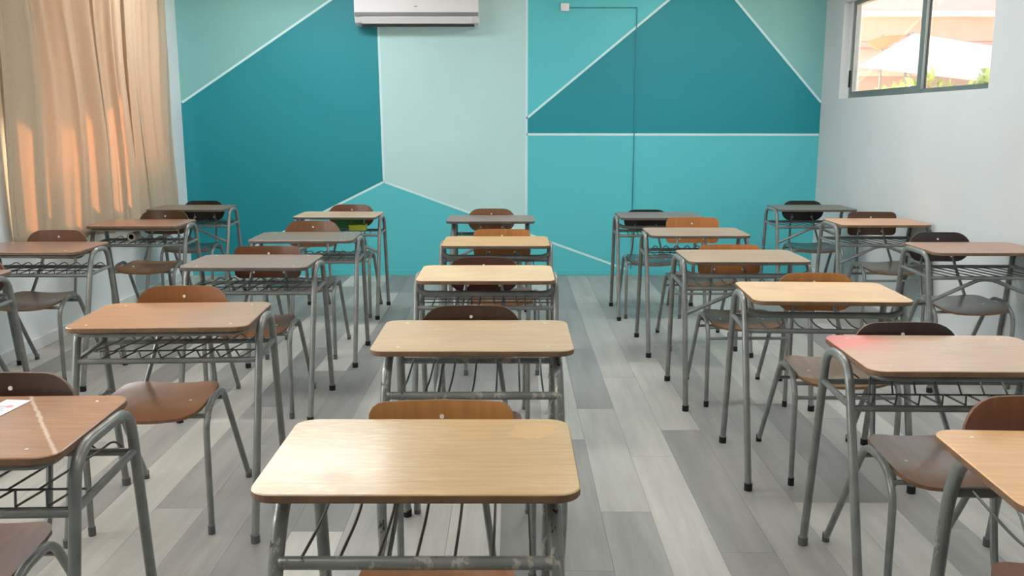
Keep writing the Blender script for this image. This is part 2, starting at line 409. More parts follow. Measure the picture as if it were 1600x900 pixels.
# left wall with two window openings
bm = bmesh.new()
WA, WBn = (5.72, 7.86, .95, 2.45), (.6, 4.5, .95, 2.45)
x0, x1 = XL-.15, XL
ys = [-2.2, WBn[0], WBn[1], WA[0], WA[1], YB]
box(bm, x0, x1, ys[0], ys[1], 0, ZC); box(bm, x0, x1, ys[2], ys[3], 0, ZC); box(bm, x0, x1, ys[4], ys[5], 0, ZC)
for w in (WA, WBn):
    box(bm, x0, x1, w[0], w[1], 0, w[2]); box(bm, x0, x1, w[0], w[1], w[3], ZC)
link('wall_left', mesh('wall_left', bm, 'left_wall'), kind='structure')
link('baseboard_left', boxmesh('baseboard_left', (XL, XL+.016, -2, YB-.014, 0, .075), 'white', .004), kind='structure')
def left_window(n, w, nm):
    bm = bmesh.new(); X0, X1 = XL-.12, XL-.07; f = .045
    box(bm, X0, X1, w[0], w[1], w[2], w[2]+f); box(bm, X0, X1, w[0], w[1], w[3]-f, w[3])
    for k in range(nm+1):
        yc = w[0] + (w[1]-w[0]-f)*k/nm; box(bm, X0, X1, yc, yc+f, w[2]+f, w[3]-f)
    o = link('window_%d' % n, mesh('window_%d' % n, bm, 'alu'), kind='structure')
    for k in range(nm):
        a = w[0]+f+(w[1]-w[0]-f)*k/nm; b_ = w[0]+(w[1]-w[0]-f)*(k+1)/nm
        link('pane', boxmesh('pane', (XL-.098, XL-.094, a, b_, w[2]+f, w[3]-f), 'glass'), o)
left_window(2, WA, 3); left_window(3, WBn, 3)
# right wall, slightly out of square, with the high sliding window
OY0, OY1, OZ0, OZ1 = 5.53, 7.95, 1.625, 2.43
bm = bmesh.new()
for a, b_, z0, z1 in ((-2.2, OY0, 0, ZC), (OY1, YB+.1, 0, ZC), (OY0, OY1, 0, OZ0), (OY0, OY1, OZ1, ZC)):
    vs = [bm.verts.new((XR(y)+dx, y, z)) for dx in (0, .16) for y in (a, b_) for z in (z0, z1)]
    for f in [(0,1,3,2), (4,6,7,5), (0,4,5,1), (2,3,7,6), (0,2,6,4), (1,5,7,3)]: bm.faces.new([vs[i] for i in f])
bmesh.ops.recalc_face_normals(bm, faces=bm.faces)
link('wall_right', mesh('wall_right', bm, 'white_wall'), kind='structure')
bm = bmesh.new(); vs = [bm.verts.new((XR(y)-dx, y, z)) for dx in (0, .016) for y in (-2, YB-.014) for z in (0, .075)]
for f in [(0,1,3,2), (4,6,7,5), (0,4,5,1), (2,3,7,6), (0,2,6,4), (1,5,7,3)]: bm.faces.new([vs[i] for i in f])
bmesh.ops.recalc_face_normals(bm, faces=bm.faces)
link('baseboard_right', mesh('baseboard_right', bm, 'white'), kind='structure')
xw = XR(6.7)
bm = bmesh.new(); F0 = xw+.045; f = .035
ya, yb = OY0-.01, OY1-.055
box(bm, F0, F0+.05, ya, yb, OZ0-.01, OZ0+f-.002); box(bm, F0, F0+.05, ya, yb, OZ1-f, OZ1+.01)
box(bm, F0, F0+.05, yb-f, yb, OZ0+f, OZ1-f); box(bm, F0, F0+.05, ya, ya+f, OZ0+f, OZ1-f)
box(bm, F0-.004, F0+.05, yb, OY1+.005, OZ0-.01, OZ1+.01, 1)
w1 = link('window_1', mesh('window_1', bm, ['alu', 'white']), kind='structure')
ym = 6.53
bm = bmesh.new(); box(bm, F0-.006, F0+.022, ym-.035, ym+.035, OZ0+.005, OZ1-.005); link('mullion', mesh('mullion', bm, 'alu'), w1)
bm = bmesh.new(); box(bm, F0+.018, F0+.026, ym-.048, ym-.034, OZ0+f, OZ1-f); link('seal', mesh('seal', bm, 'alu_dark'), w1)
bm = bmesh.new(); box(bm, F0+.004, F0+.024, ym+.02, yb-f+.004, OZ0+f-.004, OZ0+f+.022); box(bm, F0+.004, F0+.024, yb-f-.022, yb-f+.004, OZ0+f+.022, OZ1-f)
link('sash', mesh('sash', bm, 'alu'), w1)
bm = bmesh.new(); box(bm, F0-.012, F0+.001, yb-f+.008, yb-.008, 1.72, 1.86, 0, .003); link('latch', mesh('latch', bm, 'rubber'), w1)
link('pane', boxmesh('pane', (F0+.012, F0+.016, ym, yb-f, OZ0+f, OZ1-f), 'glass'), w1)
link('pane', boxmesh('pane', (F0+.030, F0+.034, ya+f, ym, OZ0+f, OZ1-f), 'glass'), w1)
# wall behind the camera
link('wall_front', boxmesh('wall_front', (XL-.15, 3.2, -2.32, -2.2, 0, ZC), 'white_wall'), kind='structure')

# ================================================================ CURTAIN
NF = 8.0
def cloth_point(u, z, w):
    # pleats whose flanks nearly overlap; they lean and wander a little from top to bottom
    th = 2*pi*(NF*(u + .045*sin(2*pi*1.6*u+.5)) + .07*sin(2.3*z + 5*u) + .04*z)
    a = .052*(.72 + .28*sin(2*pi*2.7*u+1.0))*(1 - .18*w)
    b = .036*(.6 + .4*sin(2*pi*3.3*u))
    k = max(0., min(1., (u-.62)/.08)); a *= 1-.36*k
    x = -2.925 - .052*k + a*sin(th) + .012*sin(2.6*th+1.2*z) + .006*sin(5.3*th+.7)
    e = max(0., 1-u/.035); x = x*(1-e) - 3.012*e
    y = 5.215 + .19*e + 2.79*u + b*sin(2*th) * min(1, u*12, (1-u)*12) + .012*sin(4*z+6*u)
    return x, y
bm = bmesh.new(); ny, nz = 420, 36; G = []
z0c, z1c = .765, 2.62
for j in range(nz+1):
    w = j/nz; row = []
    for i in range(ny+1):
        za = .70 - .145*i/ny; z = za + (z1c-za)*w
        x_, y__ = cloth_point(i/ny, z, w)
        row.append(bm.verts.new((x_, y__, z)))
    G.append(row)
for j in range(nz):
    for i in range(ny): bm.faces.new((G[j][i], G[j][i+1], G[j+1][i+1], G[j+1][i]))
cu = thing('curtain', 'long beige pleated curtain over the left window, patched with orange sunlight', 'curtain', (-2.915, 6.6, 0))
o = link('cloth', mesh('cloth', bm, 'curtain', True), cu); o.location = (2.915, -6.6, 0)
sol = o.modifiers.new('thick', 'SOLIDIFY'); sol.thickness = .0016
link('hem', boxmesh('hem', (-.012, .012, -1.36, 1.34, 2.60, 2.64), 'cream'), cu)
link('curtain_rod', tubemesh('curtain_rod', [(0, -1.5, 2.66), (0, 1.45, 2.66)], .014, 'alu'), cu)

# ================================================================ AIR CONDITIONER, SENSOR, CABLE, CEILING LIGHTS
ac = thing('air_conditioner', 'white wall-mounted split air conditioner high on the mural wall', 'air conditioner', (-.84, YB, 2.27))
hw = .545
def prof(bm, pts, x0, x1, mi=0):
    A = [bm.verts.new((x0, y, z)) for y, z in pts]; B = [bm.verts.new((x1, y, z)) for y, z in pts]; n = len(pts)
    bm.faces.new(A).material_index = mi; bm.faces.new(B[::-1]).material_index = mi
    for i in range(n): bm.faces.new((A[i], B[i], B[(i+1) % n], A[(i+1) % n])).material_index = mi
bm = bmesh.new(); prof(bm, [(0, 0), (0, .295), (-.185, .295), (-.205, .275), (-.207, .098), (-.198, .098), (-.195, .066), (-.17, .02), (-.11, 0)], -hw, hw)
bmesh.ops.recalc_face_normals(bm, faces=bm.faces); link('body', mesh('body', bm, 'acbody'), ac)
bm = bmesh.new(); box(bm, -hw+.002, hw-.002, -.216, -.2, .103, .29, 0, .004); link('front_panel', mesh('front_panel', bm, 'acbody'), ac)
bm = bmesh.new(); box(bm, -hw+.004, hw-.002, -.212, -.19, .074, .1, 0, .003); link('trim_strip', mesh('trim_strip', bm, 'acgrey'), ac)
bm = bmesh.new(); prof(bm, [(-.203, .070), (-.207, .064), (-.178, .012), (-.172, .014)], -hw+.06, hw-.05); bmesh.ops.recalc_face_normals(bm, faces=bm.faces)
link('louvre', mesh('louvre', bm, 'acbody'), ac)
bm = bmesh.new(); box(bm, -hw+.05, hw-.04, -.15, -.06, -.004, .004); link('air_slot', mesh('air_slot', bm, 'acslot'), ac)
bm = bmesh.new(); box(bm, -.018, .014, -.2172, -.2155, .152, .157); box(bm, -.010, .008, -.2172, -.2155, .149, .152); link('logo', mesh('logo', bm, 'acgrey'), ac)
sb = thing('wall_sensor', 'small white square sensor box at the top of the mural wall', 'sensor', (.475, YB, 2.405))
link('housing', boxmesh('housing', (-.037, .037, -.035, 0, 0, .068), 'acbody', .008), sb)
link('lens', boxmesh('lens', (-.018, .018, -.037, -.034, .016, .052), 'white', .001), sb)
bm = bmesh.new(); box(bm, .515, 1.128, YB-.0101, YB-.0021, 2.434, 2.442); box(bm, 1.120, 1.128, YB-.0101, YB-.0021, .06, 2.434)
o = link('cable_duct', mesh('cable_duct', bm, 'cable')); o['label'] = 'thin teal-painted cable duct running from the white sensor down the mural wall'; o['category'] = 'cable'
for i, (fx, fy) in enumerate(FIX):
    r = thing('ceiling_light', 'white ceiling light above the %s of the %s half of the room' % (('front', 'middle', 'back')[i//2], ('left', 'right')[i % 2]), 'light', (fx, fy, ZC), 0, 'ceiling fixtures')
    link('casing', boxmesh('casing', (-.79, .79, -.25, .25, -.05, 0), 'acbody', .006), r)
    link('diffuser', boxmesh('diffuser', (-.75, .75, -.21, .21, -.062, -.049), 'diffuser'), r)

# ================================================================ OUTSIDE
link('ground', boxmesh('ground', (3.3, 30, -3, 40, -.3, -.12), 'yard'), kind='structure')
o = link('ground_left', boxmesh('ground_left', (-30, XL-.3, -3, 40, -.3, -.12), 'yard'), kind='structure'); o.name = 'ground.001'
aw = thing('sun_blocker', 'added unseen sun blocker outside the curtained left wall', 'sun_blocker', (XL-.15, 2.4, 2.55))  # unseen, added to keep direct sun out of the near window
link('blocker_roof', boxmesh('blocker_roof', (-3.6, 0, -3.6, 2.55, 0, .05), 'sun_blocker'), aw)
link('blocker_side', boxmesh('blocker_side', (-3.6, -3.55, -3.6, 2.55, -2.6, 0), 'sun_blocker'), aw)
link('blocker_eave', boxmesh('blocker_eave', (-.36, 0, 2.55, 6.2, -.02, .03), 'sun_blocker'), aw)  # added strip that cuts the sun off the upper curtain
# neighbour building, porch beam, shade cloths and shrubs seen through the high window
nb = thing('building', 'peach neighbouring building behind the shade cloths outside the high window', 'building', (8, 17, -.12))
link('wall', boxmesh('wall', (-4.5, 6, 0, 3, 0, 5.2), 'peach'), nb)
link('band', boxmesh('band', (-4.5, 6, -.08, 0, 2.9, 3.3), 'beige_eave'), nb)
po = thing('porch_roof', 'pink-beige porch beam across the top of the high window', 'roof', (7, 14, 2.90))
link('fascia', boxmesh('fascia', (-3, 4, 0, .25, .16, .95), 'beige_eave'), po)
link('gutter', boxmesh('gutter', (-3, 4, -.08, .02, .09, .17), 'shade_white', .01), po)
link('beam', boxmesh('beam', (-3, 4, .05, .2, -.26, .09), 'peach_beam'), po)
link('post', boxmesh('post', (-1.92, -1.78, .06, .2, -3.02, -.26), 'beige_eave'), po)
gw = thing('garden_wall', 'brownish garden wall behind the shrubs outside the high window', 'wall', (7, 13.2, -.12))
link('wall', boxmesh('wall', (-2.6, 3, 0, .2, 0, 2.20), 'mudwall'), gw)
link('coping', boxmesh('coping', (-2.65, 3.05, -.03, .23, 2.20, 2.26), 'peach_beam'), gw)
def sail(name, label, pts, mat, sag=.12, group=None):
    r = thing(name, label, 'shade cloth', tuple(sum(p[i] for p in pts)/len(pts) for i in range(3)), 0, group)
    c = Vector(r.location); P = [Vector(p)-c for p in pts]
    bm = bmesh.new(); n = 10; G = []
    for i in range(n+1):
        row = []
        for j in range(n+1):
            u, v = i/n, j/n
            p = (P[0]*(1-u)+P[1]*u)*(1-v) + (P[3]*(1-u)+P[2]*u)*v
            p.z -= sag*16*u*(1-u)*v*(1-v)*.6; row.append(bm.verts.new(p))
        G.append(row)
    for i in range(n):
        for j in range(n): bm.faces.new((G[i][j], G[i+1][j], G[i+1][j+1], G[i][j+1]))
    for q in (P[1], P[2]):
        link('pole', tubemesh('pole', [(q.x, q.y+.03, -c.z-.12), (q.x, q.y+.03, q.z+.02)], .02, 'alu', 8), r)
    o = link('cloth', mesh('cloth', bm, mat, True), r); s = o.modifiers.new('thick', 'SOLIDIFY'); s.thickness = .004
sail('shade_sail', 'large white shade sail stretched outside the high window', [(4.50, 12.0, 2.14), (5.25, 12.1, 2.57), (6.6, 12.0, 2.34), (6.5, 11.9, 1.90)], 'shade_white', .03)
sail('shade_sail', 'orange shade sail folded above the white one outside the high window', [(4.82, 12.6, 2.50), (5.05, 12.6, 2.58), (5.40, 12.6, 2.60), (4.98, 12.6, 2.38)], 'shade_peach', .01)
def shrub(label, loc, h, seed):
    r = thing('garden_shrub', label, 'shrub', loc); rr = random.Random(seed)
    link('stem', tubemesh('stem', [(0,0,0), (.05,.02,h*.6)], .04, 'bark', 7), r)
    bm = bmesh.new()
    for k in range(420):
        a, b_ = rr.uniform(0, 2*pi), rr.uniform(-1, 1); q = rr.uniform(.55, 1)
        p = Vector((cos(a)*sqrt(1-b_*b_)*.36*q, sin(a)*sqrt(1-b_*b_)*.36*q, h*.72+b_*h*.30*q))
        d = Vector((rr.uniform(-1,1), rr.uniform(-1,1), rr.uniform(-1,1))).normalized()*.10
        e = d.cross(Vector((rr.uniform(-1,1), rr.uniform(-1,1), rr.uniform(-1,1)))).normalized()*.04
        bm.faces.new([bm.verts.new(p-d), bm.verts.new(p+e), bm.verts.new(p+d), bm.verts.new(p-e)])
    o = link('foliage', mesh('foliage', bm, 'leaf'), r); o['kind'] = 'stuff'
shrub('yellow-green shrub just right of the high window mullion', (4.98, 11.0, -.12), 2.12, 3)
shrub('pale sunlit shrub at the lower right of the high window', (5.85, 11.3, -.12), 2.15, 5)
shrub('pale shrub low behind the far pane of the high window', (4.40, 10.4, -.12), 1.95, 8)

# ================================================================ DESKS
DW, DD, DT = .604, .43, .745
mc = {}
def cached(key, fn):
    if key not in mc: mc[key] = fn()
    return mc[key]
def top_mesh(lam, edge, rad):
    bm = bmesh.new(); slab(bm, rrect(DW, DD, rad), -.018, 0, .0025); return mesh('tabletop', bm, [lam, edge], False)
def Y(o): return o - DD/2
FRAME = {  # side profile (offset from near edge, height), half width
 'out': ([(-.07, .012), (.155, .727), (.345, .727), (.465, .012)], DW/2+.0125, .075),
 'wide': ([(-.07, .012), (.080, .727), (.380, .727), (.465, .012)], DW/2+.0125, .075),
 'in':  ([(-.075, .012), (-.055, .25), (.018, .60), (.085, .713), (.36, .713), (.405, .60), (.47, .012)], DW/2-.040, .06)}
def leg_at(kind, z, far):
    pts = FRAME[kind][0]; seq = pts if not far else pts[::-1]
    for a, b_ in zip(seq, seq[1:]):
        if a[1] <= z <= b_[1]: return a[0] + (b_[0]-a[0])*(z-a[1])/(b_[1]-a[1])
    return seq[1][0]
def make_desk(loc, yaw, kind, rack, brace, apron, lam, edge, color, label, steelm='steel', rad=.045, caps=True, staples=False):
    r = thing('school_desk', label, 'desk', loc, yaw, 'school desks')
    tt = link('tabletop', cached(('top', lam, edge, rad), lambda: top_mesh(lam, edge, rad)), r, (0, 0, DT), color)
    tt.scale.x = 1.032 if kind == 'in' else 1.014
    pts, X, rf = FRAME[kind]; rt = .0135 if kind != 'in' else .0152
    bowx = (lambda z: 0) if kind != 'in' else (lambda z: .016*sin(pi*min(1, z/.66)))
    for s in (-1, 1):
        P = [(s*(X+bowx(z)), Y(o), z) for o, z in pts]
        sf = link('side_frame', cached(('sf', kind, s, steelm, rt), lambda: tubemesh('side_frame', P, rt, steelm, 12, False, rf)), r)
        for o, z in (pts[0], pts[-1]):
            if caps:
                def cap():
                    bm = bmesh.new(); tube(bm, [(0,0,-.012), (0,0,.016)], .0165, 12); return mesh('foot_cap', bm, 'rubber' if caps == 1 else 'greycap', True)
                link('foot_cap', cached(('cap', caps), cap), sf, (s*X, Y(o), z))
    zr = .60; a, b_ = leg_at(kind, zr, 0), leg_at(kind, zr, 1); XI = X-.008 + (bowx(zr) if kind == 'in' else 0)
    rr = .0105 if kind != 'in' else .0130
    def bar(o, z, rad_, end=0): return [(-XI, Y(o), z+end), (-XI+.035, Y(o), z), (XI-.035, Y(o), z), (XI, Y(o), z+end)]
    link('rail', cached(('rf', kind, steelm), lambda: tubemesh('rail', bar(a, zr, rr), rr, steelm, 10, False, .02)), r)
    link('rail', cached(('rb', kind, steelm), lambda: tubemesh('rail', bar(b_, zr+.008, rr), rr, steelm, 10, False, .02)), r)
    # under-top steel rim
    rimmed = rack == 'zig' and edge == 'edge' and lam != 'x'
    def rim():
        bm = bmesh.new(); tube(bm, [(x, y, DT-.0275) for x, y in rrect(DW-.045, DD-.045, .04, 4)], .0085, 8, True); return mesh('top_rim', bm, steelm, True)
    if rimmed: link('top_rim', cached(('rim', steelm), rim), r)
    if kind != 'in':
        for s in (-1, 1):
            link('stretcher', cached(('st', s, kind), lambda: tubemesh('stretcher', [(s*X, Y(a), zr+.004), (s*X, Y(b_), zr+.012)], .0095, 'steel', 8)), r)
    # book rack
    if rack == 'rods':
        n = 7
        for k in range(n):
            xk = (k-(n-1)/2)*.073
            def rod(): return tubemesh('rack_rod', [(0, Y(a), zr+.006), (0, Y((a+b_)/2), zr-.006), (0, Y(b_), zr+.014)], .0033, 'wire', 6, False, .05)
            link('rack_rod', cached(('rod', kind), rod), r, (xk, 0, 0))
    elif rack == 'hoops':
        for k in range(5):
            def hoop(): return tubemesh('rack_hoop', [(-.040, Y(a)+.002, zr+.004), (-.030, Y(b_), zr+.030), (.020, Y(b_), zr+.030), (.036, Y(a)+.002, zr+.004)], .0033, 'wire', 6, False, .02)
            link('rack_hoop', cached(('hoop', kind), hoop), r, ((k-2)*.105+.005, 0, 0))
        for q in (.3, .62):
            def lw(): return tubemesh('rack_wire', [(-XI, 0, 0), (XI, 0, 0)], .003, 'wire', 6)
            link('rack_wire', cached(('lw', kind), lw), r, (0, Y(a+(b_-a)*q), zr+.010))
    elif rack == 'slant':
        for k in range(8):
            def srod(): return tubemesh('rack_rod', [(.055, Y(a), zr+.004), (-.055, Y(b_), zr+.010)], .0033, 'wire', 6)
            link('rack_rod', cached(('srod', kind), srod), r, ((k-3.5)*.068, 0, 0))
    else:
        o1, o2 = a+.035, a+.105
        def lw(): return tubemesh('rack_wire', [(-XI+.012, 0, 0), (XI-.012, 0, 0)], .003, 'wire', 6)
        link('rack_wire', cached(('lw2', kind), lw), r, (0, Y(o1), zr-.004))
        link('rack_wire', cached(('lw2', kind), lw), r, (0, Y(o2), zr+.010))
        def zz():
            P = []; n = 17
            for k in range(n): P.append(((k-(n-1)/2)*.0345, Y(o1 if k % 2 else o2), zr+(.0 if k % 2 else .012)))
            return tubemesh('zigzag_wire', P, .003, 'wire', 6, False, .006)
        link('zigzag_wire', cached(('zz', kind), zz), r)
        for k in range(8):
            def drod(): return tubemesh('rack_rod', [(-.034, Y(o2), zr+.012), (.012, Y(b_)-.02, zr+.020), (.034, Y(b_)+.010, zr+.036), (.060, Y(b_)+.004, zr+.014)], .003, 'wire', 6, False, .02)
            link('rack_rod', cached(('drod', kind), drod), r, ((k-3.5)*.069-.015, 0, 0))
    if apron:
        za = .662; oa = leg_at(kind, za, 0)
        link('apron_rail', cached(('ap', kind), lambda: tubemesh('apron_rail', bar(oa, za, .013, .018), .0130, 'steel', 10, False, .03)), r)
    if brace:
        ob = leg_at(kind, .50, 0)+.004
        link('brace', cached(('br', kind), lambda: tubemesh('brace', [(-X+.006, Y(ob)-.01, .478), (-.035, Y(ob)+.026, .590), (.035, Y(ob)+.026, .590), (X-.006, Y(ob)-.01, .478)], .0105, 'steel', 10, False, .07)), r)
    if staples:
        def st():
            bm = bmesh.new(); tube(bm, [(0,0,-.0005), (0,0,.0008)], .0042, 8); return mesh('screw', bm, 'screw')
        for sx in (-.235, .235):
            for sy in (-.165, .165): link('screw', cached('dscrew', st), r, (sx+R_.uniform(-.008,.008), sy, DT))
    return r

# ================================================================ CHAIRS
def panel(hw, hh, rx, rz, nu=14, nv=12, surf=None, thick=.011):
    """curved plywood sheet: rounded outline in (u,v), surf(u,v) -> point on the sitter's side, plus the offset direction"""
    bm = bmesh.new(); A, B = [], []
    for j in range(nv+1):
        v = -cos(pi*j/nv); q = abs(v)*hh
        half = hw if q <= hh-rz else hw - rx + rx*sqrt(max(0, 1-((q-(hh-rz))/rz)**2))
        ra, rb = [], []
        for i in range(nu+1):
            u = -cos(pi*i/nu)*half; p, n = surf(u, v*hh)
            ra.append(bm.verts.new(p)); rb.append(bm.verts.new(p + n*thick))
        A.append(ra); B.append(rb)
    for j in range(nv):
        for i in range(nu):
            bm.faces.new((A[j][i], A[j][i+1], A[j+1][i+1], A[j+1][i])); bm.faces.new((B[j][i], B[j+1][i], B[j+1][i+1], B[j][i+1]))
    loop = [(0, i) for i in range(nu)] + [(j, nu) for j in range(nv)] + [(nv, i) for i in range(nu, 0, -1)] + [(j, 0) for j in range(nv, 0, -1)]
    for k, (j, i) in enumerate(loop):
        j2, i2 = loop[(k+1) % len(loop)]
        f = bm.faces.new((A[j2][i2], A[j][i], B[j][i], B[j2][i2])); f.material_index = 1
    bmesh.ops.recalc_face_normals(bm, faces=bm.faces)
    return bm
CY = lambda o: o - .26
def back_surf(u, v):
    return Vector((u, CY(.495) - .55*u*u*1.6 + .10*v, .71+v)), Vector((0, 1, -.08)).normalized()
def seat_surf(u, v):
    w = (v+.185)/.37; k = 1 - .10*w
    z = .436 + .55*u*u - .016*max(0, 1-w/.3)**2 - .006*sin(pi*w) + .006*w
    bulge = .018*(1-(u/.19)**2)*(1 if w > .5 else 0)*(2*w-1)
    return Vector((u*k, CY(.17)+v+bulge, z)), Vector((0, 0, -1))
def make_chair(loc, yaw, s, style, color, seatcolor, low, label):
    r = thing('school_chair', label, 'chair', loc, yaw, 'school chairs'); r.scale = (s, s, s)
    if style == 'oval': bk = cached('oval', lambda: mesh('backrest', panel(.179, .085, .085, .085, surf=back_surf), ['ply', 'plyrim'], True))
    else: bk = cached('rect', lambda: mesh('backrest', panel(.176, .085, .034, .034, surf=back_surf), ['ply', 'plyrim'], True))
    b_ = link('backrest', bk, r, (0,0,0), color)
    def scr():
        bm = bmesh.new(); tube(bm, [(0,.002,0), (0,-.0025,0)], .0058, 10); return mesh('screw', bm, 'screw', True)
    for u, v in ((0, .045), (-.08, -.055), (.08, -.055)):
        p, n = back_surf(u, v); link('screw', cached('cscrew', scr), b_, p)
    st = link('seat', cached('seat', lambda: mesh('seat', panel(.192, .185, .075, .075, surf=seat_surf, thick=.011), ['ply', 'plyrim'], True)), r, (0,0,0), seatcolor)
    def scr2():
        bm = bmesh.new(); tube(bm, [(0,0,-.001), (0,0,.0018)], .0055, 8); return mesh('screw', bm, 'screw', True)
    for u in (-.12, .12):
        p, n = seat_surf(u, -.02); link('screw', cached('sscrew', scr2), st, p)
    for sg in (-1, 1):
        P = [(sg*.208, CY(0), .006), (sg*.208, CY(.008), .395), (sg*.204, CY(.085), .458), (sg*.204, CY(.235), .462), (sg*.206, CY(.52), .006)]
        sf = link('side_frame', cached(('csf', sg), lambda: tubemesh('side_frame', P, .0115, 'steel', 10, False, .05)), r)
        def cap():
            bm = bmesh.new(); tube(bm, [(0,0,-.006), (0,0,.026)], .0130, 10); return mesh('foot_cap', bm, 'rubber' if low else 'greycap', True)
        for o in (0, .52): link('foot_cap', cached(('ccap', low), cap), sf, (sg*.207, CY(o)-(.006 if o else 0), .006))
        PP = [(sg*.135, CY(.262), .425), (sg*.13, CY(.36), .418), (sg*.125, CY(.385), .45), (sg*.098, CY(.475), .61), (sg*.080, CY(.503), .715)]
        link('back_post', cached(('post', sg), lambda: tubemesh('back_post', PP, .0088, 'steel', 8, False, .03)), r)
    def bar(o, z, rr): return lambda: tubemesh('crossbar', [(-.205, CY(o), z), (.205, CY(o), z)], rr, 'steel', 8)
    link('crossbar', cached('cb1', bar(.040, .418, .0085)), r)
    link('crossbar', cached('cb2', bar(.262, .418, .0085)), r)
    if low:
        link('low_stretcher', cached('cb3', bar(.007, .368, .008)), r)
        link('low_stretcher', cached('cb4', bar(.291, .372, .008)), r)
    return r

COLN = {'W': 'leftmost column', 'L': 'second column', 'C': 'middle column', 'R': 'fourth column', 'S': 'right wall column'}
ORD = ['front', 'second', 'third', 'fourth', 'fifth', 'sixth']
